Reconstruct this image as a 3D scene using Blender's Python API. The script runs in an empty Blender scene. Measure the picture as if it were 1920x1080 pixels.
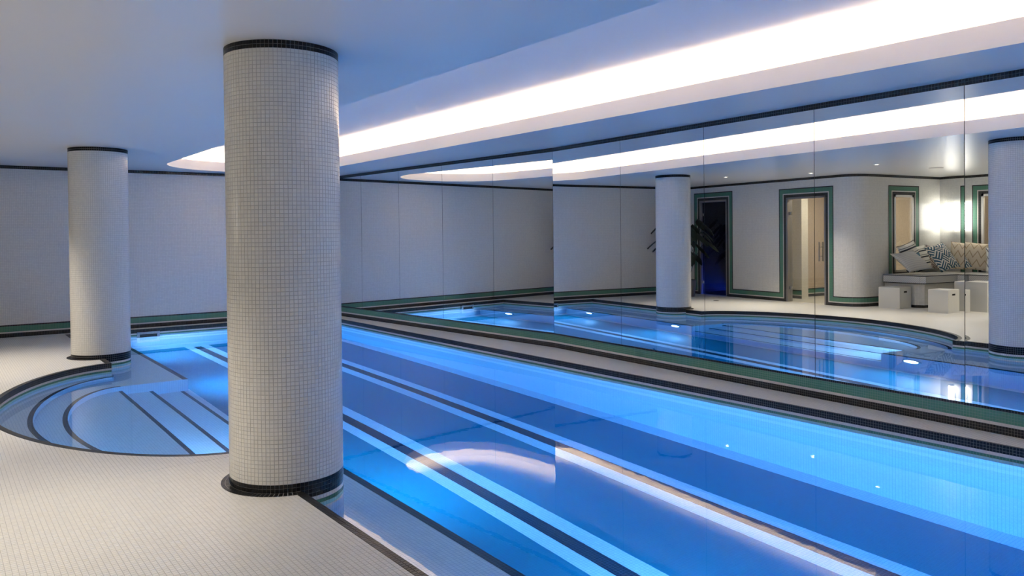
import bpy, math, random
from mathutils import Vector, Matrix
from math import sin, cos, pi, radians, sqrt, atan2

S = bpy.context.scene
COL = S.collection
random.seed(7)

# ------------------------------------------------------------------ camera
# room axes: X across the pool (to the mirror wall), Y along the pool, Z up
TH = radians(53.3)
right = Vector((sin(TH), -cos(TH), 0)); fwd = Vector((cos(TH), sin(TH), 0)); up = Vector((0, 0, 1))
PITCH, ROLL = .0131, -.0100
ydn = -cos(PITCH) * up - sin(PITCH) * fwd
zf = -sin(PITCH) * up + cos(PITCH) * fwd
xr = cos(ROLL) * right - sin(ROLL) * ydn
yr = sin(ROLL) * right + cos(ROLL) * ydn
cd = bpy.data.cameras.new('camera'); cam = bpy.data.objects.new('camera', cd); COL.objects.link(cam)
m = Matrix.Identity(4)
for i, v in enumerate((xr, -yr, -zf)):
    for r in range(3): m[r][i] = v[r]
m.translation = Vector((0, 0, 1.4151))
cam.matrix_world = m
cd.sensor_width = 36; cd.lens = 1465.95 / 1920 * 36; cd.shift_y = -(540 - 459.88) / 1920
cd.clip_start = .05; cd.clip_end = 100
S.camera = cam

# ------------------------------------------------------------------ world, exposure, light levels
w = bpy.data.worlds.new('world'); S.world = w; w.use_nodes = True
w.node_tree.nodes['Background'].inputs[0].default_value = (.5, .6, .8, 1)
w.node_tree.nodes['Background'].inputs[1].default_value = .0
S.view_settings.view_transform = 'Standard'; S.view_settings.look = 'None'
S.view_settings.gamma = 1; S.view_settings.use_curve_mapping = False
S.view_settings.exposure = 0.78
POOL_LIGHT = 580.0            # emission of an underwater lamp lens
POOL_COL = (.50, .66, 1.0)
COVE = 22.0                   # emission of the cove strip
COVE_COL = (1.0, .77, .53)
SPOT = 130.0                  # watts of a ceiling downlight
SPOT_COL = (1.0, .88, .74)
SCONCE = 13.0
c = S.cycles
c.max_bounces = 10; c.diffuse_bounces = 4; c.glossy_bounces = 6; c.transmission_bounces = 6; c.transparent_max_bounces = 10
c.use_adaptive_sampling = True; c.adaptive_threshold = .02
c.sample_clamp_indirect = 6.0; c.sample_clamp_direct = 0
c.caustics_reflective = True; c.caustics_refractive = True; c.blur_glossy = .6
c.use_denoising = True

# ------------------------------------------------------------------ materials
P = .0235
def new_mat(name):
    mt = bpy.data.materials.new(name); mt.use_nodes = True
    nt = mt.node_tree; nt.nodes.clear()
    out = nt.nodes.new('ShaderNodeOutputMaterial')
    return mt, nt, out
def N(nt, t, **kw):
    n = nt.nodes.new(t)
    for k, v in kw.items(): setattr(n, k, v)
    return n
def math_n(nt, op, a, b=None, c=None):
    n = nt.nodes.new('ShaderNodeMath'); n.operation = op
    for i, v in enumerate((a, b, c)):
        if v is None: continue
        if isinstance(v, (int, float)): n.inputs[i].default_value = v
        else: nt.links.new(v, n.inputs[i])
    return n.outputs[0]
def rgb(c): return (c[0], c[1], c[2], 1)
def plain(name, col, rough=.5, metal=0, spec=.5, noise=0, nscale=20, bump=0):
    mt, nt, out = new_mat(name)
    p = N(nt, 'ShaderNodeBsdfPrincipled')
    p.inputs['Base Color'].default_value = rgb(col); p.inputs['Roughness'].default_value = rough
    p.inputs['Metallic'].default_value = metal; p.inputs['Specular IOR Level'].default_value = spec
    if noise or bump:
        tc = N(nt, 'ShaderNodeTexCoord'); nz = N(nt, 'ShaderNodeTexNoise'); nz.inputs['Scale'].default_value = nscale
        nz.inputs['Detail'].default_value = 4
        nt.links.new(tc.outputs['Object'], nz.inputs['Vector'])
        if noise:
            mx = N(nt, 'ShaderNodeMix', data_type='RGBA')
            nt.links.new(nz.outputs['Fac'], mx.inputs[0])
            mx.inputs[6].default_value = rgb([x * (1 - noise) for x in col]); mx.inputs[7].default_value = rgb([min(1, x * (1 + noise)) for x in col])
            nt.links.new(mx.outputs[2], p.inputs['Base Color'])
        if bump:
            bm = N(nt, 'ShaderNodeBump'); bm.inputs['Strength'].default_value = bump; bm.inputs['Distance'].default_value = .01
            nt.links.new(nz.outputs['Fac'], bm.inputs['Height']); nt.links.new(bm.outputs[0], p.inputs['Normal'])
    nt.links.new(p.outputs[0], out.inputs[0])
    return mt
def tile_mat(name, col, grout, rough=.22, pitch=P, gw=.0022, var=.035, spec=.5):
    """mosaic laid on UVs measured in metres"""
    mt, nt, out = new_mat(name)
    p = N(nt, 'ShaderNodeBsdfPrincipled'); p.inputs['Specular IOR Level'].default_value = spec
    uv = N(nt, 'ShaderNodeUVMap'); sc = N(nt, 'ShaderNodeVectorMath', operation='SCALE'); sc.inputs['Scale'].default_value = 1 / pitch
    nt.links.new(uv.outputs[0], sc.inputs[0])
    fr = N(nt, 'ShaderNodeVectorMath', operation='FRACTION'); fl = N(nt, 'ShaderNodeVectorMath', operation='FLOOR')
    nt.links.new(sc.outputs[0], fr.inputs[0]); nt.links.new(sc.outputs[0], fl.inputs[0])
    sp = N(nt, 'ShaderNodeSeparateXYZ'); nt.links.new(fr.outputs[0], sp.inputs[0])
    ax = math_n(nt, 'ABSOLUTE', math_n(nt, 'SUBTRACT', sp.outputs[0], .5)); ay = math_n(nt, 'ABSOLUTE', math_n(nt, 'SUBTRACT', sp.outputs[1], .5))
    mx = math_n(nt, 'MAXIMUM', ax, ay)
    mr = N(nt, 'ShaderNodeMapRange'); mr.inputs['From Min'].default_value = .5 - gw / pitch / 2 - .02; mr.inputs['From Max'].default_value = .5 - gw / pitch / 2 + .02
    nt.links.new(mx, mr.inputs['Value'])
    wn = N(nt, 'ShaderNodeTexWhiteNoise', noise_dimensions='2D'); nt.links.new(fl.outputs[0], wn.inputs['Vector'])
    cm = N(nt, 'ShaderNodeMix', data_type='RGBA')
    cm.inputs[6].default_value = rgb([x * (1 - var) for x in col]); cm.inputs[7].default_value = rgb([min(1, x * (1 + var)) for x in col])
    nt.links.new(wn.outputs['Value'], cm.inputs[0])
    gm = N(nt, 'ShaderNodeMix', data_type='RGBA'); gm.inputs[7].default_value = rgb(grout)
    nt.links.new(mr.outputs[0], gm.inputs[0]); nt.links.new(cm.outputs[2], gm.inputs[6])
    nt.links.new(gm.outputs[2], p.inputs['Base Color'])
    rr = N(nt, 'ShaderNodeMapRange'); rr.inputs['To Min'].default_value = rough; rr.inputs['To Max'].default_value = .8
    nt.links.new(mr.outputs[0], rr.inputs['Value']); nt.links.new(rr.outputs[0], p.inputs['Roughness'])
    bp = N(nt, 'ShaderNodeBump', invert=True); bp.inputs['Strength'].default_value = .5; bp.inputs['Distance'].default_value = .002
    nt.links.new(mr.outputs[0], bp.inputs['Height']); nt.links.new(bp.outputs[0], p.inputs['Normal'])
    nt.links.new(p.outputs[0], out.inputs[0])
    return mt
def island_mat(name, col, rough=.22, var=.03):
    """solid glazed tile, slightly different from piece to piece"""
    mt, nt, out = new_mat(name)
    p = N(nt, 'ShaderNodeBsdfPrincipled'); p.inputs['Roughness'].default_value = rough; p.inputs['Specular IOR Level'].default_value = .3 if max(col) < .1 else .5
    g = N(nt, 'ShaderNodeNewGeometry'); cm = N(nt, 'ShaderNodeMix', data_type='RGBA')
    cm.inputs[6].default_value = rgb([x * (1 - var) for x in col]); cm.inputs[7].default_value = rgb([min(1, x * (1 + var)) for x in col])
    nt.links.new(g.outputs['Random Per Island'], cm.inputs[0]); nt.links.new(cm.outputs[2], p.inputs['Base Color'])
    nt.links.new(p.outputs[0], out.inputs[0]); return mt
def emit(name, col, s):
    mt, nt, out = new_mat(name); e = N(nt, 'ShaderNodeEmission')
    e.inputs[0].default_value = rgb(col); e.inputs[1].default_value = s
    nt.links.new(e.outputs[0], out.inputs[0]); return mt
def pane_mat(name, tint, refl=1.0):
    mt, nt, out = new_mat(name)
    fr = N(nt, 'ShaderNodeFresnel'); ge = N(nt, 'ShaderNodeNewGeometry')
    nt.links.new(math_n(nt, 'MULTIPLY_ADD', ge.outputs['Backfacing'], 1 / 1.5 - 1.5, 1.5), fr.inputs[0])
    t = N(nt, 'ShaderNodeBsdfTransparent'); t.inputs[0].default_value = rgb(tint)
    g = N(nt, 'ShaderNodeBsdfGlossy'); g.inputs['Roughness'].default_value = .0
    mx = N(nt, 'ShaderNodeMixShader')
    nt.links.new(math_n(nt, 'MULTIPLY', fr.outputs[0], refl), mx.inputs[0]); nt.links.new(t.outputs[0], mx.inputs[1]); nt.links.new(g.outputs[0], mx.inputs[2])
    nt.links.new(mx.outputs[0], out.inputs[0]); return mt

WHITE, GROUT = (.77, .76, .71), (.50, .49, .47)
BLACK, BGROUT = (.008, .009, .011), (.17, .165, .15)
GREEN, GGROUT = (.075, .215, .145), (.16, .27, .21)
M = {}
M['wall'] = tile_mat('white wall mosaic', WHITE, GROUT)
M['deck'] = tile_mat('white deck mosaic', (.73, .72, .67), (.48, .47, .45), rough=.32)
M['black'] = tile_mat('black mosaic', BLACK, BGROUT, pitch=.02, rough=.35, spec=.3)
M['band_black'] = tile_mat('black cornice mosaic', BLACK, BGROUT, pitch=.024)
M['white_row'] = tile_mat('white mosaic row', (.62, .60, .55), GROUT, pitch=.02)
M['green'] = tile_mat('green mosaic', GREEN, GGROUT, pitch=.02)
M['pool_white'] = tile_mat('white pool mosaic', (.86, .90, .92), (.50, .58, .66))
M['pool_blue'] = tile_mat('blue pool mosaic', (.002, .22, .31), (.012, .26, .37), rough=.3)
M['pool_dark'] = tile_mat('dark lane mosaic', (.012, .02, .04), (.10, .13, .18), rough=.3)
M['aqua'] = tile_mat('aqua waterline mosaic', (.30, .62, .68), (.3, .45, .5), pitch=.02)
M['grout'] = plain('grey grout', (.50, .49, .47), .85)
M['t_white'] = island_mat('white tile', WHITE)
M['t_deck'] = island_mat('white deck tile', (.73, .72, .67), .32)
M['t_black'] = island_mat('black tile', BLACK, .30, .3)
M['t_green'] = island_mat('green tile', GREEN)
M['t_aqua'] = island_mat('aqua tile', (.30, .62, .68))
M['bgrout'] = plain('dark grout', BGROUT, .85)
M['ceiling'] = plain('satin ceiling paint', (.80, .79, .77), .30, noise=.01, nscale=2)
M['plaster'] = plain('matt white plaster', (.86, .84, .82), .7)
M['mirror'] = plain('silver mirror', (.88, .90, .89), 0.0, 1.0)
M['mirror_edge'] = plain('mirror edge', (.10, .11, .10), .3)
M['chrome'] = plain('brushed steel', (.6, .6, .6), .25, 1.0)
M['frame'] = plain('grey metal door frame', (.30, .29, .28), .4, .6)
M['window_frame'] = plain('white window frame', (.78, .75, .70), .5)
M['glass'] = pane_mat('clear glass', (.93, .95, .94))
M['smoked'] = pane_mat('smoked glass', (.35, .36, .38))
M['beige'] = tile_mat('warm beige mosaic', (.62, .53, .44), (.5, .43, .36))
M['dark'] = plain('dark room wall', (.16, .16, .17), .45)
M['box'] = plain('white stool lacquer', (.66, .66, .62), .45, noise=.02, nscale=6)
M['slot'] = plain('dark slot', (.01, .01, .01), .8)
M['dark_pipe'] = plain('charcoal piping', (.02, .02, .025), .7)
M['leaf'] = plain('dark leaf', (.012, .022, .010), .4, noise=.3, nscale=9)
M['pot'] = plain('grey pot', (.12, .12, .12), .6, noise=.1)
M['soil'] = plain('soil', (.03, .02, .015), .95, noise=.3, bump=.4)
M['pool_lamp'] = emit('underwater lamp lens', POOL_COL, POOL_LIGHT)
M['cove'] = emit('cove light strip', COVE_COL, COVE)
M['sconce'] = emit('sconce opal glass', (1, .95, .86), SCONCE)
M['bulb'] = emit('downlight lens', SPOT_COL, 14)
M['bluestrip'] = emit('blue floor light', (.015, .07, 1.0), 45.0)
M['black_plastic'] = plain('black plastic', (.02, .02, .02), .5)

# water: clear refracting surface with faint ripples
mt, nt, out = new_mat('pool water')
fr = N(nt, 'ShaderNodeFresnel'); fr.inputs[0].default_value = 1.333
g = N(nt, 'ShaderNodeBsdfRefraction'); g.inputs['IOR'].default_value = 1.333; g.inputs['Roughness'].default_value = 0
g.inputs['Color'].default_value = (1, 1, 1, 1)
gl = N(nt, 'ShaderNodeBsdfGlossy'); gl.inputs['Roughness'].default_value = 0
mxw = N(nt, 'ShaderNodeMixShader')
tc = N(nt, 'ShaderNodeTexCoord'); nz = N(nt, 'ShaderNodeTexNoise'); nz.inputs['Scale'].default_value = 9.0; nz.inputs['Detail'].default_value = 3; nz.inputs['Roughness'].default_value = .55
nt.links.new(tc.outputs['Object'], nz.inputs['Vector'])
bp = N(nt, 'ShaderNodeBump'); bp.inputs['Strength'].default_value = .03; bp.inputs['Distance'].default_value = .005
nt.links.new(nz.outputs['Fac'], bp.inputs['Height'])
for nd in (g, gl, fr): nt.links.new(bp.outputs[0], nd.inputs['Normal'])
nt.links.new(fr.outputs[0], mxw.inputs[0]); nt.links.new(g.outputs[0], mxw.inputs[1]); nt.links.new(gl.outputs[0], mxw.inputs[2])
va = N(nt, 'ShaderNodeVolumeAbsorption'); va.inputs['Color'].default_value = (.52, .85, .98, 1); va.inputs['Density'].default_value = 1.0
nt.links.new(va.outputs[0], out.inputs[1])
nt.links.new(mxw.outputs[0], out.inputs[0]); M['water'] = mt

# fabrics on UVs 0..1
def fabric(name, kind, c0, c1, s=1.0, c2=None):
    mt, nt, out = new_mat(name); p = N(nt, 'ShaderNodeBsdfPrincipled'); p.inputs['Roughness'].default_value = .9
    uv = N(nt, 'ShaderNodeUVMap'); sp = N(nt, 'ShaderNodeSeparateXYZ'); nt.links.new(uv.outputs[0], sp.inputs[0])
    U, V = sp.outputs[0], sp.outputs[1]
    if kind == 'stripe':                       # fine lines
        f = math_n(nt, 'FRACT', math_n(nt, 'MULTIPLY', V, s)); k = math_n(nt, 'LESS_THAN', f, .22)
    elif kind == 'bars':                       # a few uneven bars
        f = math_n(nt, 'FRACT', math_n(nt, 'MULTIPLY', V, 4.0)); k1 = math_n(nt, 'LESS_THAN', f, .22)
        f2 = math_n(nt, 'FRACT', math_n(nt, 'MULTIPLY', V, 4.0)); k2 = math_n(nt, 'COMPARE', f2, .45, .04); k = math_n(nt, 'MAXIMUM', k1, k2)
    elif kind == 'zigzag':
        t = math_n(nt, 'PINGPONG', math_n(nt, 'MULTIPLY', U, s), .5)
        f = math_n(nt, 'FRACT', math_n(nt, 'ADD', math_n(nt, 'MULTIPLY', V, 3.2), math_n(nt, 'MULTIPLY', t, 1.5))); k = math_n(nt, 'LESS_THAN', f, .2)
    else:                                      # woven lattice of short double bars
        cu = math_n(nt, 'MULTIPLY', math_n(nt, 'ADD', U, V), s); cv = math_n(nt, 'MULTIPLY', math_n(nt, 'SUBTRACT', U, V), s)
        ch = math_n(nt, 'MODULO', math_n(nt, 'ADD', math_n(nt, 'FLOOR', cu), math_n(nt, 'ADD', math_n(nt, 'FLOOR', cv), 40)), 2)
        fa = math_n(nt, 'LESS_THAN', math_n(nt, 'FRACT', math_n(nt, 'MULTIPLY', cu, 3)), .5); fb = math_n(nt, 'LESS_THAN', math_n(nt, 'FRACT', math_n(nt, 'MULTIPLY', cv, 3)), .5)
        k = math_n(nt, 'ADD', math_n(nt, 'MULTIPLY', fa, ch), math_n(nt, 'MULTIPLY', fb, math_n(nt, 'SUBTRACT', 1, ch)))
    mx = N(nt, 'ShaderNodeMix', data_type='RGBA'); mx.inputs[6].default_value = rgb(c0); mx.inputs[7].default_value = rgb(c1)
    nt.links.new(k, mx.inputs[0]); colr = mx.outputs[2]
    if c2:
        k3 = math_n(nt, 'COMPARE', V, .47, .07); m2 = N(nt, 'ShaderNodeMix', data_type='RGBA'); m2.inputs[7].default_value = rgb(c2)
        nt.links.new(k3, m2.inputs[0]); nt.links.new(colr, m2.inputs[6]); colr = m2.outputs[2]
    nt.links.new(colr, p.inputs['Base Color']); nt.links.new(p.outputs[0], out.inputs[0]); return mt
CREAM = (.72, .70, .64)
M['f_ticking'] = fabric('grey ticking', 'stripe', (.62, .62, .60), (.40, .41, .42), 26)
M['f_grey'] = fabric('pale grey pillow cloth', 'stripe', (.56, .56, .53), (.42, .42, .41), 12)
M['f_bars'] = fabric('striped pillow cloth', 'bars', CREAM, (.03, .04, .06), c2=(.10, .22, .30))
M['f_bars2'] = fabric('black barred pillow cloth', 'bars', CREAM, (.03, .035, .05))
M['f_lattice'] = fabric('teal lattice cloth', 'lattice', CREAM, (.03, .10, .16), 2.6)
M['f_rose'] = fabric('dusty lattice cloth', 'lattice', (.70, .64, .56), (.22, .15, .15), 3.2)
M['f_chevron'] = fabric('beige chevron cloth', 'zigzag', (.68, .60, .47), (.42, .33, .22), 4)
M['f_zigzag'] = fabric('black zigzag cloth', 'zigzag', CREAM, (.03, .03, .04), 4)

# ------------------------------------------------------------------ mesh helpers
class MB:
    def __init__(s): s.v = []; s.f = []; s.uv = []
    def face(s, pts, uvs=None):
        i = len(s.v); s.v.extend(pts); s.f.append(tuple(range(i, i + len(pts))))
        s.uv.append(uvs if uvs else [(p[0], p[1]) for p in pts])
    def poly(s, pts, z, o=(0, 0)): s.face([(x, y, z) for x, y in pts], [(x - o[0], y - o[1]) for x, y in pts])
    def ribbon(s, path, z0, z1, u0=0.0, vo=0.0):
        u = u0
        for (x0, y0), (x1, y1) in zip(path, path[1:]):
            d = math.hypot(x1 - x0, y1 - y0)
            s.face([(x0, y0, z0), (x1, y1, z0), (x1, y1, z1), (x0, y0, z1)], [(u, z0 - vo), (u + d, z0 - vo), (u + d, z1 - vo), (u, z1 - vo)])
            u += d
        return s
    def band(s, a, b, z, o=(0, 0)):              # flat strip between two polylines of equal length
        for i in range(len(a) - 1):
            q = [a[i], a[i + 1], b[i + 1], b[i]]
            s.face([(x, y, z) for x, y in q], [(x - o[0], y - o[1]) for x, y in q])
        return s
    def flow(s, a, b, z):                        # flat strip with UVs that follow the line
        u = 0
        for i in range(len(a) - 1):
            d = math.hypot(a[i + 1][0] - a[i][0], a[i + 1][1] - a[i][1]); ww = math.hypot(a[i][0] - b[i][0], a[i][1] - b[i][1])
            s.face([(*a[i], z), (*a[i + 1], z), (*b[i + 1], z), (*b[i], z)], [(u, 0), (u + d, 0), (u + d, ww), (u, ww)]); u += d
        return s
    def box(s, x0, x1, y0, y1, z0, z1):
        A = [(x0, y0, z0), (x1, y0, z0), (x1, y1, z0), (x0, y1, z0), (x0, y0, z1), (x1, y0, z1), (x1, y1, z1), (x0, y1, z1)]
        for q, ax in (((0, 3, 2, 1), 'xy'), ((4, 5, 6, 7), 'xy'), ((0, 1, 5, 4), 'xz'), ((2, 3, 7, 6), 'xz'), ((1, 2, 6, 5), 'yz'), ((3, 0, 4, 7), 'yz')):
            pts = [A[i] for i in q]; I = {'xy': (0, 1), 'xz': (0, 2), 'yz': (1, 2)}[ax]
            s.face(pts, [(p[I[0]], p[I[1]]) for p in pts])
        return s
    def prism(s, pts, z0, z1):
        s.poly(pts, z1); s.poly(list(reversed(pts)), z0); s.ribbon(list(pts) + [pts[0]], z0, z1); return s
    def obox(s, c, ux, uy, z0, z1):               # box on a plan frame: centre, half vectors
        q = [(c[0] + a * ux[0] + b * uy[0], c[1] + a * ux[1] + b * uy[1]) for a, b in ((-1, -1), (1, -1), (1, 1), (-1, 1))]
        return s.prism(q, z0, z1)
    def tube(s, pts, rad, n=8, cap=True):
        rings = []; u = 0
        for i, p in enumerate(pts):
            p = Vector(p); a = Vector(pts[max(i - 1, 0)]); b = Vector(pts[min(i + 1, len(pts) - 1)])
            t = (b - a).normalized(); h = Vector((0, 0, 1)) if abs(t.z) < .9 else Vector((1, 0, 0))
            e1 = t.cross(h).normalized(); e2 = t.cross(e1); r = rad[i] if isinstance(rad, (list, tuple)) else rad
            rings.append([tuple(p + r * (cos(2 * pi * k / n) * e1 + sin(2 * pi * k / n) * e2)) for k in range(n)])
        for i in range(len(rings) - 1):
            for k in range(n): s.face([rings[i][k], rings[i][(k + 1) % n], rings[i + 1][(k + 1) % n], rings[i + 1][k]])
        if cap: s.face(list(reversed(rings[0]))); s.face(rings[-1])
        return s
    def lathe(s, c, prof, n=24):
        R = [[(c[0] + r * cos(2 * pi * k / n), c[1] + r * sin(2 * pi * k / n), c[2] + z) for k in range(n)] for r, z in prof]
        for i in range(len(R) - 1):
            for k in range(n): s.face([R[i][k], R[i][(k + 1) % n], R[i + 1][(k + 1) % n], R[i + 1][k]])
        return s
    def build(s, name, mat, parent=None, smooth=False, merge=False):
        me = bpy.data.meshes.new(name); me.from_pydata([tuple(v) for v in s.v], [], s.f)
        ul = me.uv_layers.new(name='UVMap'); flat = [c for f in s.uv for uv in f for c in uv]
        ul.data.foreach_set('uv', flat)
        me.materials.append(M[mat] if isinstance(mat, str) else mat)
        if merge:
            import bmesh
            bm = bmesh.new(); bm.from_mesh(me); bmesh.ops.remove_doubles(bm, verts=bm.verts, dist=1e-5); bmesh.ops.recalc_face_normals(bm, faces=bm.faces); bm.to_mesh(me); bm.free()
        if smooth: me.polygons.foreach_set('use_smooth', [True] * len(me.polygons))
        me.update()
        o = bpy.data.objects.new(name, me); COL.objects.link(o)
        if parent: o.parent = parent
        return o
def tag(o, label=None, cat=None, group=None, kind=None):
    if label: o['label'] = label
    if cat: o['category'] = cat
    if group: o['group'] = group
    if kind: o['kind'] = kind
    return o
def struct(o): o['kind'] = 'structure'; return o
def thing(name, label, cat, loc=(0, 0, 0), rz=0, group=None):
    o = bpy.data.objects.new(name, None); COL.objects.link(o); o.location = loc; o.rotation_euler = (0, 0, rz)
    o.empty_display_size = .1
    return tag(o, label, cat, group)

# ------------------------------------------------------------------ plan of the place
H = 2.5
WL = -.12
PX0, PX1, PY0, PY1 = 1.646, 5.64, -.8, 13.24
PC = (5.855, 13.48); PK = (6.269, 7.544); PJ = (5.952, 2.554)
PE = (PJ[0] - .0722 * 5.07, PJ[1] - .9974 * 5.07)
SOUTH = PE[1]
WX = -1.20            # wall with the glass doors
NY = 8.80             # alcove wall with the narrow window
AX = -3.80            # far wall of the alcove
BAYC = 7.56
def sup(sx, sy, p, n=48):
    out = []
    for i in range(n + 1):
        t = pi * i / n; cx_, sx_ = cos(t), sin(t)
        out.append((PX0 - sx * abs(sx_) ** (2 / p), BAYC - sy * math.copysign(abs(cx_) ** (2 / p), cx_)))
    return out
RIM = sup(1.27, 2.31, 1.75)
ARC2 = sup(.97, 2.20, 1.8)
ARC3 = sup(.70, 1.78, 1.9)
def offset(path, d):
    out = []
    for i, p in enumerate(path):
        a = path[max(i - 1, 0)]; b = path[min(i + 1, len(path) - 1)]
        tx, ty = b[0] - a[0], b[1] - a[1]; l = math.hypot(tx, ty) or 1
        out.append((p[0] - ty / l * d, p[1] + tx / l * d))
    return out
CW = .046
RIMO = [p for p in offset(RIM, CW) if p[0] < PX0 - CW - .001]

# ------------------------------------------------------------------ floor
NP = (PX0 - CW, 5.14); NX0, NY0 = NP[0] - 81 * P, NP[1] - 121 * P
corner_arc = [(WX - .38 + .38 * cos(radians(a)), NY + .38 + .38 * sin(radians(a))) for a in range(0, -91, -10)]
fl = MB()
fl.poly([(AX, SOUTH), (PX1 + .1, SOUTH), (PX1 + .1, PY0 - CW), (AX, PY0 - CW)], 0, NP)
fl.poly([(AX, PY0 - CW), (NP[0], PY0 - CW), (NP[0], NY0), (AX, NY0)], 0, NP)
fl.poly([(AX, NY0), (NX0, NY0), (NX0, NP[1]), (AX, NP[1])], 0, NP)
fl.poly([(AX, NP[1]), (NP[0], NP[1])] + RIMO + [(NP[0], PC[1]), (WX, PC[1]), (WX, 9.25)] + corner_arc + [(AX, NY)], 0, NP)
fl.poly([(NP[0], PY1 + CW), (PC[0], PY1 + CW), (PC[0], PC[1]), (NP[0], PC[1])], 0, NP)
fl.poly([(PX1 + .021, PY0 - CW), PE[:1] + (PY0 - CW,) if False else (PE[0] + .15, PY0 - CW), PJ, PK, PC, (PX1 + .021, PC[1])], 0, NP)
floor = struct(fl.build('floor', 'deck'))
g_ = MB(); g_.poly([(NX0, NY0), (NP[0], NY0), NP, (NX0, NP[1])], -.0018); g_.build('grout_bed', 'grout', floor)
C1, C2, CR = (1.680, 4.501), (1.657, 10.595), .3237
def tile_box(mb, x0, x1, y0, y1, z0, z1, bv=.0006):
    b = [(x0, y0, z0), (x1, y0, z0), (x1, y1, z0), (x0, y1, z0)]; t = [(x0 + bv, y0 + bv, z1), (x1 - bv, y0 + bv, z1), (x1 - bv, y1 - bv, z1), (x0 + bv, y1 - bv, z1)]
    i = len(mb.v); mb.v += b + t
    for f in ((4, 5, 6, 7), (0, 1, 5, 4), (1, 2, 6, 5), (2, 3, 7, 6), (3, 0, 4, 7)): mb.f.append(tuple(i + k for k in f)); mb.uv.append([(0, 0)] * 4)
tb = MB(); G = .0008
for i in range(81):
    for j in range(121):
        x, y = NX0 + i * P, NY0 + j * P
        if math.hypot(x + P / 2 - C1[0], y + P / 2 - C1[1]) < CR + .030: continue
        tile_box(tb, x + G, x + P - G, y + G, y + P - G, -.0018, random.uniform(-.0002, .0002))
tag(tb.build('deck_tiles', 't_deck', floor), kind='stuff')

# black coping round the pool edge: near straight run as real tiles, the rest as flat strips
cop = MB()
def strip_x(x0, x1, y0, y1): cop.flow([(x0, y0), (x0, y1)], [(x1, y0), (x1, y1)], .0005)
strip_x(PX0 - CW, PX0, PY0, NY0); strip_x(PX0 - CW, PX0, 9.87, PY1)
ro = offset(RIM, CW)
cop.flow(ro, RIM, .0006)
cop.flow([(PX0 - CW, PY1 + CW), (PX1 + .021, PY1 + CW)], [(PX0 - CW, PY1), (PX1 + .021, PY1)], .0005)
cop.flow([(PX1, PY0), (PX1, PY1)], [(PX1 + .021, PY0), (PX1 + .021, PY1)], .0005)
cop.flow([(PX0 - CW, PY0 - CW), (PX1, PY0 - CW)], [(PX0 - CW, PY0), (PX1, PY0)], .0005)
coping = cop.build('coping_band', 'black', floor)
cb = MB(); cb.poly([(PX0 - CW, NY0), (PX0, NY0), (PX0, 5.25), (PX0 - CW, 5.25)], -.0012); cb.build('coping_bed', 'bgrout', floor)
ct = MB(); y = NY0
while y < 5.25:
    for k in range(2):
        x0 = PX0 - CW + k * CW / 2
        if math.hypot(x0 + CW / 4 - C1[0], y + P / 2 - C1[1]) > CR - .01: tile_box(ct, x0 + .0009, x0 + CW / 2 - .0009, y + .0009, y + P - .0009, -.0012, .0006)
    y += P
tag(ct.build('coping_tiles', 't_black', floor), kind='stuff')

# ------------------------------------------------------------------ pool basin
FZ = -1.48; LX = 2.34; LZ = -.49; SY0, SY1 = 2 * BAYC - 9.34, 9.34
pb = MB()
pb.poly([(LX, PY0), (PX1, PY0), (PX1, PY1), (LX, PY1)], FZ)
pool = struct(pb.build('pool_basin', 'pool_white'))
tag(pool, 'long tiled swimming pool basin with blue floor and dark lane lines')
def under(name, mat, fn):
    mb = MB(); fn(mb); return mb.build(name, mat, pool)
edge_path = [(PX0, PY0), (PX0, RIM[0][1])] + RIM + [(PX0, PY1), (PX1, PY1), (PX1, PY0), (PX0, PY0)]
for nm, mat, z1, z0 in (('black_row', 'black', 0.0005, -.056), ('white_row', 'white_row', -.056, -.078), ('green_row', 'green', -.078, -.099), ('aqua_row', 'aqua', -.099, -.125)):
    under(nm, mat, lambda m, z0=z0, z1=z1: m.ribbon(edge_path, z0, z1, vo=z1))
under('wall_end', 'pool_white', lambda m: m.ribbon([(LX, PY1), (PX1, PY1)], FZ, -.125).ribbon([(PX0, PY1), (LX, PY1)], LZ, -.125))
under('wall_mirror_side', 'pool_white', lambda m: m.ribbon([(PX1, PY1), (PX1, PY0)], FZ, -.125))
under('wall_near_end', 'pool_white', lambda m: m.ribbon([(PX1, PY0), (LX, PY0)], FZ, -.125).ribbon([(LX, PY0), (PX0, PY0)], LZ, -.125))
under('wall_deck_side', 'pool_white', lambda m: m.ribbon([(PX0, PY0), (PX0, ARC2[0][1])], LZ, -.125).ribbon([(PX0, ARC2[-1][1]), (PX0, PY1)], LZ, -.125))
under('bay_wall', 'pool_white', lambda m: m.ribbon(RIM, -.25, -.125))
# ledge along the deck side, both sides of the stairs
def ledge(m, y0, y1):
    m.poly([(PX0, y0), (LX, y0), (LX, y1), (PX0, y1)], LZ); m.ribbon([(LX, y0), (LX, y1)], FZ, LZ)
under('ledge', 'pool_white', lambda m: ledge(m, PY0, SY0)); under('ledge', 'pool_white', lambda m: ledge(m, SY1, PY1))
under('ledge_edge', 'pool_dark', lambda m: m.box(LX - .055, LX + .002, PY0, SY0, LZ - .02, LZ + .002)); under('ledge_edge', 'pool_dark', lambda m: m.box(LX - .055, LX + .002, SY1, PY1, LZ - .02, LZ + .002))
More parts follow.
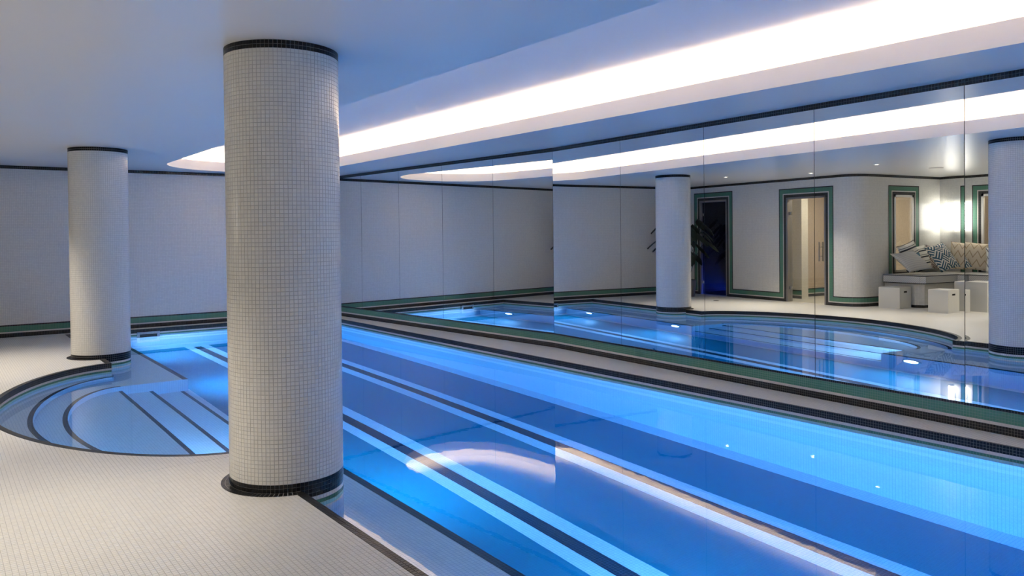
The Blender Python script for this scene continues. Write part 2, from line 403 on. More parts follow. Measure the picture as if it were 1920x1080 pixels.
# stairs of the bay
SX = (1.655, 1.965, LX - .05); SZ = (-.73, -.93, -1.13)
def step1(m): m.band(RIM, ARC2, -.25); m.ribbon(ARC2, LZ, -.25)
def step2(m):
    m.band(ARC2, ARC3, LZ); m.ribbon(ARC3, SZ[0], LZ)
    m.ribbon([(PX0, SY1), (LX, SY1)], FZ, LZ); m.ribbon([(LX, SY0), (PX0, SY0)], FZ, LZ)
def step3(m): m.poly(ARC3 + [(SX[0], SY1), (SX[0], SY0)], SZ[0]); m.ribbon([(SX[0], SY0), (SX[0], SY1)], SZ[1], SZ[0])
def step4(m): m.poly([(SX[0], SY0), (SX[1], SY0), (SX[1], SY1), (SX[0], SY1)], SZ[1]); m.ribbon([(SX[1], SY0), (SX[1], SY1)], SZ[2], SZ[1])
def step5(m): m.poly([(SX[1], SY0), (LX, SY0), (LX, SY1), (SX[1], SY1)], SZ[2]); m.ribbon([(LX, SY0), (LX, SY1)], FZ, SZ[2])
for k, fn in enumerate((step1, step2, step3, step4, step5)):
    st = under('step', 'pool_white', fn)
    mb = MB()
    if k < 2:
        A_ = (ARC2, ARC3)[k]; mb.flow(offset(A_, .042), A_, (-.25, LZ)[k] + .0015)
    else:
        x = SX[k - 2]; mb.box(x - .036, x + .002, SY0, SY1, SZ[k - 2] - .02, SZ[k - 2] + .002)
    mb.build('nosing', 'pool_dark', st)
# blue floor fields and lane lines
for x0, x1 in ((LX + .12, 3.225), (3.595, 4.375), (4.755, 5.46)):
    under('blue_field', 'pool_blue', lambda m, x0=x0, x1=x1: m.box(x0, x1, PY0 + .2, PY1 - .17, FZ - .01, FZ + .002))
for x0, x1 in ((3.345, 3.46), (4.51, 4.625)):
    under('lane_line', 'pool_dark', lambda m, x0=x0, x1=x1: m.box(x0, x1, PY0 + .4, PY1 - .25, FZ - .01, FZ + .004))
# water surface
rimw = offset(RIM, .006); e_ = .006
wp = ([(PX0 - e_, PY0 - e_), (PX0 - e_, RIM[0][1])] + rimw[1:-1] + [(PX0 - e_, RIM[-1][1]), (PX0 - e_, PY1 + e_), (PX1 + e_, PY1 + e_), (PX1 + e_, PY0 - e_)])[::-1]
wm = MB(); wm.prism(wp, FZ - .05, WL)
water = wm.build('pool_water', 'water', merge=True); tag(water, 'still clear blue water filling the pool and its curved bay', 'water', kind='stuff')

# underwater lamps on the ledge face, one small lamp added to brighten the stairs, skimmer
for x, y, z, rz, k_, lab in ((LX, 12.35, -.78, 0, 1, 'round underwater pool lamp nearest the far end wall'), (LX, 9.75, -.78, 0, 1, 'round underwater pool lamp just past the curved stairs'), (LX, 5.35, -.78, 0, 1, 'round underwater pool lamp near the closest column'), (2.12, SY0, -.72, pi / 2, .8, 'small added underwater light on the ledge end to brighten the stairs'), (LX, 2.6, -.78, 0, 1, 'round underwater pool lamp in the near part of the ledge'), (LX, .0, -.78, 0, 1, 'round underwater pool lamp closest to the near end')):
    t = thing('pool_lamp', lab, 'lamp', (x, y, z), rz, group='underwater lamps')
    mb = MB(); n = 24
    ring = lambda r, x: [(x, k_ * r * cos(2 * pi * k / n), k_ * r * sin(2 * pi * k / n)) for k in range(n)]
    prof = ((.13, 0), (.13, .02), (.10, .024), (.10, .012))
    R_ = [ring(r, x) for r, x in prof]
    for a_, b_ in zip(R_, R_[1:]):
        for k in range(n): mb.face([a_[k], a_[(k + 1) % n], b_[(k + 1) % n], b_[k]])
    mb.build('rim', 'chrome', t)
    mb = MB(); mb.face(ring(.10, .013)); mb.build('lens', 'pool_lamp', t)
sk = thing('skimmer', 'steel skimmer box at the waterline of the far pool wall', 'skimmer', (2.727, PY1, -.13))
mb = MB(); mb.box(-.165, .165, -.05, .0, .07, .092); mb.build('lid', 'chrome', sk)
mb = MB(); mb.box(-.165, -.125, -.05, 0, -.03, .07); mb.box(.125, .165, -.05, 0, -.03, .07); mb.box(-.125, .125, -.05, 0, .055, .07); mb.build('frame', 'chrome', sk)
mb = MB(); mb.box(-.125, .125, -.02, -.004, -.03, .055); mb.build('opening', 'slot', sk)

# ------------------------------------------------------------------ walls
BANDS = (('black_band', 'black', 0, .058), ('white_band', 'white_row', .058, .080), ('green_band', 'green', .080, .161), ('edge_band', 'black', .161, .18))
def skirt(parent, path, off):
    for nm, mat, z0, z1 in BANDS:
        MB().ribbon(offset(path, off), z0, z1).build(nm, mat, parent)
def cornice(parent, path, off): MB().ribbon(offset(path, off), H - .048, H, vo=H).build('cornice_band', 'band_black', parent)
wall_b = struct(MB().ribbon([PC, (WX, PC[1])], 0, H).build('wall_back', 'wall'))
cornice(wall_b, [PC, (WX, PC[1])], .004); skirt(wall_b, [PC, (WX, PC[1])], .004)
rp = [PE, PJ, PK, PC]
wall_r = struct(MB().ribbon(offset(rp, -.012), 0, H).build('wall_right', 'mirror_edge'))
cornice(wall_r, rp, .003); skirt(wall_r, rp, .003)
def panels(p0, p1, dists):
    L = math.hypot(p1[0] - p0[0], p1[1] - p0[1]); ux, uy = (p1[0] - p0[0]) / L, (p1[1] - p0[1]) / L
    nx, ny = uy, -ux
    for d0, d1 in zip(dists, dists[1:]):
        d0 += .0025; d1 -= .0025
        cxy = ((p0[0] + ux * (d0 + d1) / 2), (p0[1] + uy * (d0 + d1) / 2))
        sgn = -1 if nx * (0 - p0[0]) + ny * (5 - p0[1]) > 0 else 1     # body lies behind the wall line
        cc = (cxy[0] + sgn * nx * .003, cxy[1] + sgn * ny * .003)
        mb = MB(); mb.obox(cc, (ux * (d1 - d0) / 2, uy * (d1 - d0) / 2), (nx * .003, ny * .003), .18, H - .048)
        mb.build('mirror_panel', 'mirror', wall_r)
LA = math.hypot(PC[0] - PK[0], PC[1] - PK[1])
panels(PK, PC, [0, 1.184, 2.369, 3.557, 4.744, LA]); panels(PK, PJ, [0, 1.2756, 2.518, 3.763, 5.0]); panels(PJ, PE, [0, 1.25, 2.5, 3.75, 5.07])

# door wall, rounded corner, alcove
D1 = (12.09, 12.95, 2.16); D2 = (9.47, 10.43, 2.12)
wl = MB()
def wy(y0, y1, z0, z1, x=WX): wl.face([(x, y0, z0), (x, y1, z0), (x, y1, z1), (x, y0, z1)], [(y0, z0), (y1, z0), (y1, z1), (y0, z1)])
y_c = NY + .38
wy(y_c, D2[0], 0, H); wy(D2[0], D2[1], D2[2], H); wy(D2[1], D1[0], 0, H); wy(D1[0], D1[1], D1[2], H); wy(D1[1], PC[1], 0, H)
wall_l = struct(wl.build('wall_left', 'wall'))
cornice(wall_l, [(WX, PC[1]), (WX, y_c)], .004)
arc_wall = MB(); arc_wall.ribbon(corner_arc, 0, H); wall_c = struct(arc_wall.build('wall_corner', 'wall', smooth=True, merge=True))
cornice(wall_c, corner_arc, .004); skirt(wall_c, corner_arc, .004)
NW = (-2.93, -2.33, .62, 2.12); WW = (6.75, 8.20, .62, 2.12)
# alcove wall with the narrow window
wn_ = MB()
def wx(x0, x1, z0, z1, y=NY): wn_.face([(x0, y, z0), (x1, y, z0), (x1, y, z1), (x0, y, z1)], [(x0, z0), (x1, z0), (x1, z1), (x0, z1)])
wx(WX - .38, NW[1], 0, H); wx(NW[0], AX, 0, H); wx(NW[1], NW[0], 0, NW[2]); wx(NW[1], NW[0], NW[3], H)
wall_n = struct(wn_.build('wall_alcove', 'wall')); apath = [(WX - .38, NY), (AX, NY)]
cornice(wall_n, apath, .004); skirt(wall_n, [(WX - .38, NY), (-1.95, NY)], .004)
wl = MB()
wy(SOUTH, WW[0], 0, H, AX); wy(WW[0], WW[1], 0, WW[2], AX); wy(WW[0], WW[1], WW[3], H, AX); wy(WW[1], NY, 0, H, AX)
wall_f = struct(wl.build('wall_far_left', 'wall')); cornice(wall_f, [(AX, NY), (AX, SOUTH)], .004)
skirt(wall_f, [(AX, 4.5), (AX, SOUTH)], .004)
wall_s = struct(MB().ribbon([(AX, SOUTH), PE], 0, H).build('wall_front', 'wall')); cornice(wall_s, [(AX, SOUTH), PE], .004); skirt(wall_s, [(AX, SOUTH), PE], .004)

def surround(parent, axis, at, a0, a1, z0, z1, lo_room, hi_room, door):
    """nested mosaic bands round an opening; axis 'y' on X=at, 'x' on Y=at"""
    def quad(mb, p0, p1, q0, q1):
        if axis == 'y': pts = [(at, p0, q0), (at, p1, q0), (at, p1, q1), (at, p0, q1)]
        else: pts = [(p0, at, q0), (p1, at, q0), (p1, at, q1), (p0, at, q1)]
        mb.face(pts, [(p0, q0), (p1, q0), (p1, q1), (p0, q1)])
    for nm, mat, o0, o1 in BANDS:
        mb = MB(); zb = o0 if door else z0 - o1
        quad(mb, a0 - o1, a0 - o0, zb, z1 + o1); quad(mb, a1 + o0, a1 + o1, zb, z1 + o1)
        quad(mb, a0 - o0, a1 + o0, z1 + o0, z1 + o1)
        if not door: quad(mb, a0 - o0, a1 + o0, z0 - o1, z0 - o0)
        if door:                                    # run on along the wall foot
            if lo_room is not None and lo_room < a0 - o1: quad(mb, lo_room + (o1 if lo_room == D2[1] else 0), a0 - o1, o0, o1)
            if hi_room is not None and hi_room > a1 + o1: quad(mb, a1 + o1, hi_room, o0, o1)
        mb.build(nm, mat, parent)
surround(wall_l, 'y', WX + .004, D1[0], D1[1], 0, D1[2], D2[1], PC[1], True)
surround(wall_l, 'y', WX + .004, D2[0], D2[1], 0, D2[2], y_c, None, True)
surround(wall_n, 'x', NY - .004, NW[0], NW[1], NW[2], NW[3], None, None, False)
surround(wall_f, 'y', AX + .004, WW[0], WW[1], WW[2], WW[3], None, None, False)

# glazed doors
def glass_door(name, D, glass, hinge, handles):
    r = bpy.data.objects.new(name, None); COL.objects.link(r); r['kind'] = 'structure'
    y0, y1, z1 = D
    mb = MB(); mb.box(WX - .14, WX + .002, y0, y0 + .035, 0, z1); mb.box(WX - .14, WX + .002, y1 - .035, y1, 0, z1); mb.box(WX - .14, WX + .002, y0, y1, z1 - .035, z1); mb.build('door_frame', 'frame', r)
    mb = MB(); mb.box(WX - .055, WX - .045, y0 + .045, y1 - .045, .012, z1 - .045); p = mb.build('glass_pane', glass, r)
    for z in (.28, z1 - .32):
        mb = MB(); mb.box(WX - .065, WX - .035, y1 - .10, y1 - .03, z - .03, z + .03); mb.build('hinge', 'chrome', r)
    if handles:
        hy = y0 + .15
        for sx in (1, -1):
            x = WX - .05 + sx * .055
            h = MB().tube([(x, hy, .84), (x, hy, 1.22)], .012, 10).build('handle', 'frame', r)
            for z in (.94, 1.12): MB().tube([(WX - .05, hy, z), (x, hy, z)], .008, 8).build('standoff', 'frame', h)
    return r
door1 = tag(glass_door('door_1', D1, 'smoked', 1, False), 'dark smoked glass door in a green mosaic surround next to the plant')
door2 = tag(glass_door('door_2', D2, 'glass', 1, True), 'clear glass door with steel pull handle showing a lit beige room')
def glass_window(name, axis, at, a0, a1, z0, z1, s):
    r = bpy.data.objects.new(name, None); COL.objects.link(r); r['kind'] = 'structure'
    def bx(mb, p0, p1, q0, q1, d0, d1):
        if axis == 'x': mb.box(p0, p1, min(at + s * d0, at + s * d1), max(at + s * d0, at + s * d1), q0, q1)
        else: mb.box(min(at + s * d0, at + s * d1), max(at + s * d0, at + s * d1), p0, p1, q0, q1)
    mb = MB(); fw = .045
    bx(mb, a0, a0 + fw, z0, z1, -.008, .03); bx(mb, a1 - fw, a1, z0, z1, -.008, .03); bx(mb, a0, a1, z0, z0 + fw, -.008, .03); bx(mb, a0, a1, z1 - fw, z1, -.008, .03)
    mb.build('window_frame', 'window_frame', r)
    mb = MB(); bx(mb, a0 + fw, a1 - fw, z0 + fw, z1 - fw, .008, .014); mb.build('glass_pane', 'glass', r)
    return r
tag(glass_window('window_1', 'x', NY, NW[0], NW[1], NW[2], NW[3], 1), 'narrow internal window beside the rounded wall corner')
tag(glass_window('window_2', 'y', AX, WW[0], WW[1], WW[2], WW[3], -1), 'wide internal window behind the bench')

# rooms seen through the glass
def room(name, x0, x1, y0, y1, mat, fmat, skirted=False, near=True):
    mb = MB()
    mb.ribbon([(x0, y0), (x0, y1)], 0, H - .01)
    mb.ribbon([(x0, y1), (x1, y1)], 0, H - .01)
    if near: mb.ribbon([(x1, y0), (x0, y0)], 0, H - .01)
    o = struct(mb.build(name, mat))
    f_ = MB(); f_.poly([(x0, y0), (x1 + .15, y0), (x1 + .15, y1), (x0, y1)], -.001); f_.build('room_floor', fmat, o)
    if skirted:
        for nm, mt_, z0, z1 in BANDS:
            MB().ribbon([(x0 + .004, y0), (x0 + .004, y1 - .004), (x1, y1 - .004)], z0, z1).build(nm, mt_, o)
    return o
r2 = room('wall_shower_room', -3.4, WX - .14, NY + .001, 11.0, 'beige', 'deck', True, False)
mb = MB(); mb.box(-2.15, -1.95, 10.68, 10.99, 0, H - .02); pier = mb.build('pier', 'wall', r2)
for nm, mt_, z0, z1 in BANDS: MB().ribbon([(-1.946, 10.68), (-1.946, 10.99)], z0, z1).build(nm, mt_, pier)
mb = MB()
for i in range(3):
    for j in range(2): mb.box(-3.399, -3.39, 9.24 + j * .06, 9.285 + j * .06, .78 + i * .085, .85 + i * .085)
mb.build('socket_plate', 'slot', r2)
r1 = room('wall_steam_room', -3.2, WX - .14, 11.15, 13.45, 'dark', 'dark')
mb = MB(); mb.box(-2.60, -2.585, 11.3, 13.3, .05, .08); mb.build('light_strip', 'bluestrip', r1)
mb = MB(); mb.box(-3.19, -2.62, 11.2, 13.4, 0, .34); mb.box(-2.62, -2.56, 11.2, 13.4, .12, .34); mb.build('bench', 'dark', r1)
r3 = room('wall_side_room', -5.3, AX - .14, 5.6, 8.78, 'beige', 'deck')
mb = MB(); mb.box(-5.29, -4.4, 5.62, 7.2, 0, H - .02); mb.build('pier', 'dark', r3)

# ------------------------------------------------------------------ ceiling with the oval cove
SXc, SR, SYa, SYb = 3.935, 1.165, 11.90, -1.0
def stadium(o, n=32):
    r = SR + o; pts = []
    for i in range(n + 1): a = -pi / 2 - pi * i / n; pts.append((a,))
    left = []
    # left half from south tip to north tip, then right half back
    L_ = [(SXc + r * cos(-pi / 2 - (pi / 2) * i / n), SYb + r * sin(-pi / 2 - (pi / 2) * i / n)) for i in range(n + 1)] + [(SXc + r * cos(pi - (pi / 2) * i / n), SYa + r * sin(pi - (pi / 2) * i / n)) for i in range(n + 1)]
    R_ = [(2 * SXc - x, y) for x, y in reversed(L_)]
    return L_, R_
CX0, CX1, CY0, CY1 = -5.4, 6.6, SOUTH - .05, 13.7
ce = MB(); L_, R_ = stadium(0)
ce.poly([(CX0, CY0), (SXc, CY0)] + L_ + [(SXc, CY1), (CX0, CY1)], H)
ce.poly([(CX1, CY1), (SXc, CY1)] + R_ + [(SXc, CY0), (CX1, CY0)], H)
ceiling = struct(ce.build('ceiling', 'ceiling'))
loop = lambda o: (lambda a, b: a + b[1:])(*stadium(o))
LIP, OUT, HU = H + .15, .34, H + .37
MB().ribbon(loop(0), H, LIP).build('cove_fascia', 'plaster', ceiling, smooth=True, merge=True)
MB().band(loop(0), loop(.02), LIP).ribbon(loop(.02), H + .03, LIP).band(loop(.02), loop(OUT), H + .03).build('cove_ledge', 'plaster', ceiling)
MB().ribbon(loop(OUT), H + .03, HU).build('cove_side', 'plaster', ceiling, smooth=True, merge=True)
mb = MB(); lp = loop(OUT)[:-1]; mb.poly(lp, HU); mb.build('cove_top', 'plaster', ceiling)
MB().band(loop(.14), loop(.19), H + .06).ribbon(loop(.14), H + .035, H + .06).ribbon(loop(.19), H + .035, H + .06).build('light_strip', 'cove', ceiling)

# ------------------------------------------------------------------ columns
NC = 88; RH = .0227
def curved_tile(mb, cx, cy, th0, th1, r0, r1, z0, z1, bv=.0006):
    i = len(mb.v); e = bv / r1
    for r, a, b, c_, d in ((r0, th0, th1, z0, z1), (r1, th0 + e, th1 - e, z0 + bv, z1 - bv)):
        for t, z in ((a, c_), (b, c_), (b, d), (a, d)): mb.v.append((cx + r * cos(t), cy + r * sin(t), z))
    for f in ((4, 5, 6, 7), (0, 1, 5, 4), (1, 2, 6, 5), (2, 3, 7, 6), (3, 0, 4, 7)): mb.f.append(tuple(i + k for k in f)); mb.uv.append([(0, 0)] * 4)
def column(name, c, label):
    t = thing(name, label, 'column', (c[0], c[1], LZ), group='white mosaic columns')
    o = LZ
    mb = MB(); n = 88
    mb.lathe((0, 0, 0), [(CR - .0022, 0), (CR - .0022, H - o)], n); mb.build('shaft', 'grout', t, smooth=True, merge=True)
    sets = {'white_tiles': ('t_white', MB()), 'black_tiles': ('t_black', MB()), 'green_tiles': ('t_green', MB()), 'aqua_tiles': ('t_aqua', MB())}
    z = H; k = 0; ga = .0007 / CR
    while z - RH > LZ:
        zc = z - RH / 2
        key = 'white_tiles'
        if k < 2 or .05 > zc > -.045: key = 'black_tiles'
        elif -.068 > zc > -.092: key = 'green_tiles'
        elif -.092 > zc > -.118: key = 'aqua_tiles'
        mb = sets[key][1]
        for j in range(NC):
            t0 = 2 * pi * j / NC
            if zc < 0 and c[0] + CR * cos(t0) < PX0 - .03: continue
            curved_tile(mb, 0, 0, t0 + ga, t0 + 2 * pi / NC - ga, CR - .0022, CR, z - RH + .0007 - o, z - .0007 - o)
        z -= RH; k += 1
    for nm, (mat, mb) in sets.items(): tag(mb.build(nm, mat, t), kind='stuff')
    # ring of black tiles let into the deck round the foot
    rb = MB(); rg = MB()
    for j in range(NC):
        t0, t1 = 2 * pi * j / NC, 2 * pi * (j + 1) / NC
        if c[0] + (CR + .03) * cos((t0 + t1) / 2) > PX0 - .03: continue
        for r0, r1 in ((CR + .001, CR + .023), (CR + .025, CR + .047)):
            i = len(rb.v); e = .0017 / r1; zt = .0022 - o
            for zz in (zt - .002, zt):
                for r, a in ((r0, t0 + e), (r1, t0 + e), (r1, t1 - e), (r0, t1 - e)): rb.v.append((r * cos(a), r * sin(a), zz))
            for f in ((4, 5, 6, 7), (0, 1, 5, 4), (1, 2, 6, 5), (2, 3, 7, 6), (3, 0, 4, 7)): rb.f.append(tuple(i + k for k in f)); rb.uv.append([(0, 0)] * 4)
        q = [(CR * cos(t0), CR * sin(t0)), ((CR + .048) * cos(t0), (CR + .048) * sin(t0)), ((CR + .048) * cos(t1), (CR + .048) * sin(t1)), (CR * cos(t1), CR * sin(t1))]
        rg.poly(q, .001 - o)
    tag(rb.build('foot_ring', 't_black', t), kind='stuff'); rg.build('ring_bed', 'grout', t)
    return t
column('column', C1, 'large white mosaic column in the foreground at the pool edge')
column('column', C2, 'farther white mosaic column beyond the curved pool stairs')

# ------------------------------------------------------------------ ceiling fittings
def downlight(x, y, label, watts=SPOT):
    t = thing('downlight', label, 'ceiling light', (x, y, H), group='recessed ceiling downlights')
    MB().lathe((0, 0, 0), [(.05, 0), (.05, -.004), (.034, -.006), (.032, -.001)], 20).build('trim_ring', 'plaster', t)
    mb = MB(); mb.face([(.032 * cos(2 * pi * k / 20), .032 * sin(2 * pi * k / 20), -.002) for k in range(20)]); mb.build('lens', 'bulb', t)
    l = bpy.data.lights.new('downlight_beam', 'SPOT'); l.energy = watts; l.color = SPOT_COL; l.spot_size = radians(86); l.spot_blend = .9; l.shadow_soft_size = .04
    o = bpy.data.objects.new('downlight_beam', l); COL.objects.link(o); o.parent = t; o.location = (0, 0, -.015)
downlight(.45, 10.45, 'recessed downlight above the deck by the farther column')
downlight(.15, 7.4, 'recessed downlight above the curved bay')
downlight(.20, 4.45, 'recessed downlight above the deck by the closest column')
downlight(.20, 1.45, 'recessed downlight above the deck next to the camera')
downlight(-.35, 9.1, 'recessed downlight in front of the clear glass door', SPOT * .6)
downlight(-2.2, 6.2, 'recessed downlight in the bench alcove')
downlight(-2.2, 3.6, 'recessed downlight at the near end of the alcove')
mb = MB(); mb.lathe((0, 0, 0), [(0, -.012), (.10, -.012), (.115, 0)], 28); o = mb.build('ceiling_speaker', 'plaster'); o.location = (-1.45, 7.4, H)
tag(o, 'round white speaker grille in the ceiling before the bench', 'speaker')
# wall lamp
t = thing('wall_lamp', 'bright white tubular wall lamp in the alcove corner', 'wall lamp', (AX, 8.52, 1.70))
MB().lathe((.085, 0, 0), [(0, -.27), (.055, -.27), (.055, .27), (0, .27)], 24).build('shade', 'sconce', t)
for z in (-.285, .27): MB().lathe((.085, 0, z), [(0, 0), (.06, 0), (.06, .015), (0, .015)], 24).build('cap', 'plaster', t)
mb = MB(); mb.box(0, .03, -.03, .03, -.12, .12); mb.build('wall_plate', 'chrome', t)
# lights inside the rooms behind the glass
def lamp(x, y, z, watts, col, name, label, size=.25):
    t = thing(name, label, 'ceiling light', (x, y, z)); mb = MB(); mb.box(-size / 2, size / 2, -size / 2, size / 2, -.01, .01); mb.build('panel', 'plaster', t)
    l = bpy.data.lights.new(name, 'AREA'); l.energy = watts; l.color = col; l.size = size; o = bpy.data.objects.new(name + '_light', l); COL.objects.link(o); o.parent = t; o.location = (0, 0, -.02)
lamp(-2.1, 9.75, H - .03, 17, (1, .82, .62), 'ceiling_panel', 'ceiling light of the beige room behind the clear glass door')
lamp(-4.1, 7.9, H - .03, 8, (1, .82, .62), 'ceiling_panel', 'ceiling light of the room behind the wide window')

# ------------------------------------------------------------------ bench, cushions, stools
bn = thing('bench', 'white mosaic built-in corner bench under the windows', 'bench', (AX, NY, 0))
BY, BX_ = 7.97, -2.97
mb = MB(); pl = [(-.01, -.01), (1.78, -.01), (1.78, -.62)] + [(1.66 + .12 * cos(radians(a)), -.62 - .12 - .0 + .12 * sin(radians(a)) + .0) for a in (0, -30, -60, -90)][0:0] + [(1.70, -.76), (.78, -.76), (.78, -4.2), (-.01, -4.2)]
pl = [(-x if x < 0 else x, y) for x, y in pl]
mb.prism(list(reversed(pl)), .0, .43); mb.build('plinth', 'wall', bn)
mb = MB(); mb.ribbon([(.784, -4.2), (.784, -.764), (1.703, -.764), (1.784, -.622), (1.784, -.01)], .0, .05); mb.build('foot_band', 'black', bn)
def cushion(name, poly, z0, z1, label):
    t = thing(name, label, 'cushion', (0, 0, z0), group='bench seat cushions')
    mb = MB(); h = z1 - z0; b_ = .015
    cxm = sum(p[0] for p in poly) / len(poly); cym = sum(p[1] for p in poly) / len(poly)
    shr = lambda k: [(p[0] + (cxm - p[0]) * k, p[1] + (cym - p[1]) * k) for p in poly]
    rings = [(shr(.02), 0), (poly, b_), (poly, h - b_), (shr(.02), h)]
    for (a_, za), (c_, zc) in zip(rings, rings[1:]):
        u = 0
        for i in range(len(poly)):
            j = (i + 1) % len(poly); d = math.hypot(a_[j][0] - a_[i][0], a_[j][1] - a_[i][1])
            mb.face([(*a_[i], za), (*a_[j], za), (*c_[j], zc), (*c_[i], zc)], [(za, u + za * 1.0), (za, u + d + za), (zc, u + d + zc), (zc, u + zc)]); u += d
    mb.poly(rings[-1][0], h); mb.build('cover', 'f_ticking', t)
    for z in (b_, h - b_):
        mb = MB(); mb.tube([(*p, z) for p in poly + poly[:1]], .007, 6, False); mb.build('piping', 'dark_pipe', t)
cushion('seat_cushion', [(AX + .02, NY - .02), (AX + .02, BY), (-2.03, BY), (-1.965, BY + .08), (-1.965, NY - .02)], .435, .60, 'grey ticking seat cushion with dark piping under the narrow window')
cushion('seat_cushion', [(AX + .02, BY - .02), (AX + .02, 4.6), (BX_, 4.6), (BX_, BY - .02)], .435, .60, 'grey ticking seat cushion with dark piping along the wide window')

def pillow_mesh(name, wd, ht, th_, mat, n=14):
    mb = MB()
    def pt(i, j, s):
        u = -1 + 2 * i / n; v = -1 + 2 * j / n
        k = ((1 - u ** 2) ** .55) * ((1 - v ** 2) ** .55) if abs(u) < 1 and abs(v) < 1 else 0
        pin = 1 - .07 * (1 - v ** 2) * (u ** 2); pin2 = 1 - .07 * (1 - u ** 2) * (v ** 2)
        return (u * wd / 2 * pin, v * ht / 2 * pin2, s * th_ / 2 * k + .004 * sin(5 * u + 3 * v) * k)
    for s in (1, -1):
        for i in range(n):
            for j in range(n):
                q = [(i, j), (i + 1, j), (i + 1, j + 1), (i, j + 1)]
                if s < 0: q.reverse()
                mb.face([pt(a, b_, s) for a, b_ in q], [(a / n, b_ / n) for a, b_ in q])
    return mb
def pillow(loc, size, th_, mat, label, lean=18, yaw=0, spin=0):
    t = thing('throw_pillow', label, 'pillow', loc, group='throw pillows on the bench')
    t.matrix_world = Matrix.Translation(loc) @ Matrix.Rotation(radians(yaw), 4, 'Z') @ Matrix.Rotation(radians(90 - lean), 4, 'X') @ Matrix.Rotation(radians(spin), 4, 'Z')
    pillow_mesh('cover', size, size, th_, mat).build('cover', mat, t, smooth=True, merge=True)
    mb = MB(); n = 14; s = size / 2; edge = []
    for k in range(4 * n):
        a, b_ = (k % n) / n * 2 - 1, k // n
        u, v = ((a, -1), (1, a), (-a, 1), (-1, -a))[b_]
        edge.append((u * s * (1 - .07 * (1 - v * v) * u * u), v * s * (1 - .07 * (1 - u * u) * v * v), 0))
    mb.tube(edge + edge[:1], .005, 6, False); mb.build('seam', mat, t)
pillow((-2.20, 8.36, .85), .54, .17, 'f_grey', 'plain pale grey pillow slumped at the left end', 52, 20, -10)
pillow((-2.54, 8.60, .925), .54, .16, 'f_bars', 'white pillow with black stripes and one teal bar', 16, 4, -14)
pillow((-2.96, 8.66, .88), .50, .14, 'f_bars2', 'cream pillow with black bars behind the teal lattice pillow', 16, 0, -6)
pillow((-3.04, 8.28, .91), .56, .17, 'f_lattice', 'large teal and white lattice patterned pillow', 32, 10, -12)
pillow((-3.44, 8.68, .875), .46, .14, 'f_rose', 'dusty rose lattice pillow tucked in the corner', 14, 5, 12)
pillow((-3.60, 8.16, .91), .56, .17, 'f_chevron', 'beige chevron pillow leaning beside the corner', 18, 62, 6)
pillow((-3.50, 7.66, .88), .50, .16, 'f_zigzag', 'white pillow with black zigzags on the right', 20, 75, -6)

def stool(cx, cy, lx, ly, h, rz, label):
    t = thing('cube_stool', label, 'stool', (cx, cy, 0), rz, group='white cube stools')
    hw, hl, tk = lx / 2, ly / 2, .02
    sl, sw, sz = .055, .016, h - .085
    mb = MB(); b_ = .008
    rings = [(0, 0), (0, h - b_), (b_, h)]
    def rg(i): return [(-hw + i, -hl + i), (hw - i, -hl + i), (hw - i, hl - i), (-hw + i, hl - i)]
    for (i0, z0), (i1, z1) in zip(rings, rings[1:]):
        A_, B_ = rg(i0), rg(i1)
        for k in range(4):
            if k == 0 and i1 == 0: continue
            j = (k + 1) % 4; mb.face([(*A_[k], z0), (*A_[j], z0), (*B_[j], z1), (*B_[k], z1)])
    mb.poly(rg(b_), h); mb.poly(list(reversed(rg(0))), 0.0005)
    # front face with the hand slot cut out
    zt = h - b_; y = -hl
    def fq(x0, x1, z0, z1): mb.face([(x0, y, z0), (x1, y, z0), (x1, y, z1), (x0, y, z1)])
    fq(-hw, -sl, 0, zt); fq(sl, hw, 0, zt); fq(-sl, sl, 0, sz - sw); fq(-sl, sl, sz + sw, zt)
    mb.build('body', 'box', t)
    mb = MB(); mb.box(-sl - .001, sl + .001, y + .002, y + .04, sz - sw - .001, sz + sw + .001); mb.build('hand_slot', 'slot', t)
stool(-1.76, 8.40, .40, .40, .385, radians(-6), 'white cube stool by the rounded wall corner')
stool(-1.65, 7.40, .38, .34, .40, radians(-5), 'white cube stool closest to the pool')
stool(-2.28, 7.30, .40, .36, .52, radians(-6), 'taller white cube stool behind the one closest to the pool')
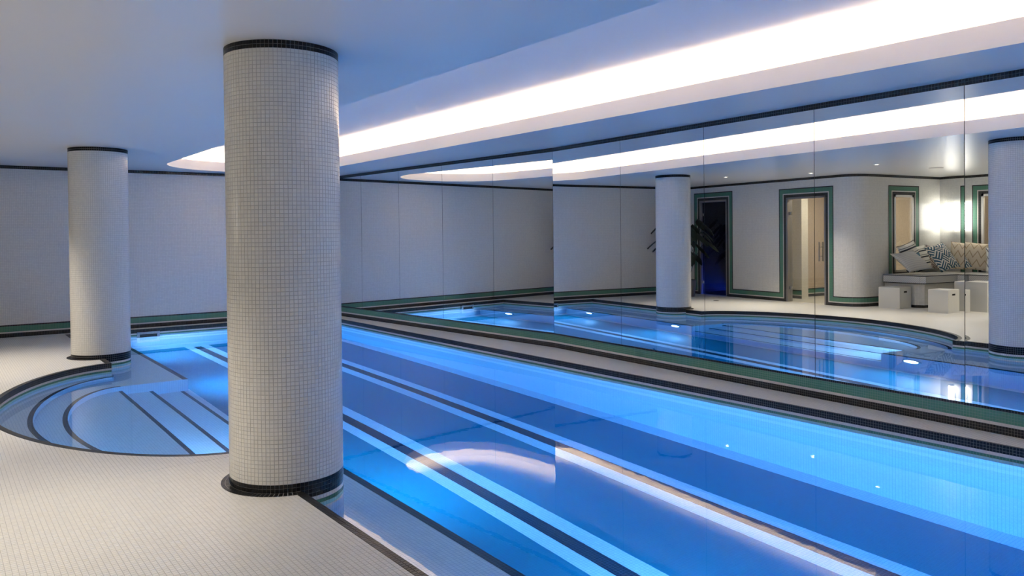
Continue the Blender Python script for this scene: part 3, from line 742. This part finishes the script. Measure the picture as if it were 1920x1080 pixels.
stool(-2.72, 7.02, .36, .36, .52, radians(-4), 'white cube stool at the far right end of the stool row')

# ------------------------------------------------------------------ plant in the corner
pt_ = thing('potted_plant', 'tall dark leafy potted plant in the corner behind the farther column', 'plant', (-.50, 12.62, 0))
MB().lathe((0, 0, 0), [(0, .001), (.17, .001), (.21, .36), (.20, .38), (.18, .38), (.175, .33)], 28).build('pot', 'pot', pt_, smooth=True)
mb = MB(); mb.face([(.178 * cos(2 * pi * k / 24), .178 * sin(2 * pi * k / 24), .34) for k in range(24)]); mb.build('soil', 'soil', pt_)
rnd = random.Random(3)
for i in range(26):
    a = 2 * pi * i / 26 * 5 + rnd.uniform(-.3, .3); reach = rnd.uniform(.18, .52); hh = rnd.uniform(.95, 1.75)
    tip = Vector((reach * cos(a), reach * sin(a), hh))
    base = Vector((.04 * cos(a), .04 * sin(a), .33)); mid = Vector((tip.x * .45, tip.y * .45, .33 + (hh - .33) * .75))
    pts = [tuple((1 - s) ** 2 * base + 2 * s * (1 - s) * mid + s * s * tip) for s in (0, .25, .5, .75, 1)]
    st = MB().tube(pts, .006, 5).build('stem', 'leaf', pt_)
    d = (tip - mid).normalized(); d.z = -.35; d.normalize(); side = Vector((-sin(a), cos(a), 0)); nrm = side.cross(d)
    Ln, Wd = rnd.uniform(.26, .40), rnd.uniform(.16, .24); mb = MB(); prev = None
    for k in range(7):
        s = k / 6; wv = Wd * sin(pi * min(1, s * .92 + .06)) ** .8; cpt = tip + d * (Ln * s) - Vector((0, 0, .10 * s * s))
        row = [tuple(cpt + side * wv * .5 * q + nrm * (.03 * abs(q))) for q in (-1, 0, 1)]
        if prev:
            for q in range(2): mb.face([prev[q], prev[q + 1], row[q + 1], row[q]])
        prev = row
    mb.build('leaf', 'leaf', pt_, smooth=True, merge=True)
mb = MB(); mb.lathe((0, 0, 0), [(0, .002), (.055, .002), (.06, 0)], 20); o = mb.build('floor_drain', 'chrome'); o.location = (-.2, 11.4, .0005); tag(o, 'small round steel drain in the deck before the dark door', 'drain')
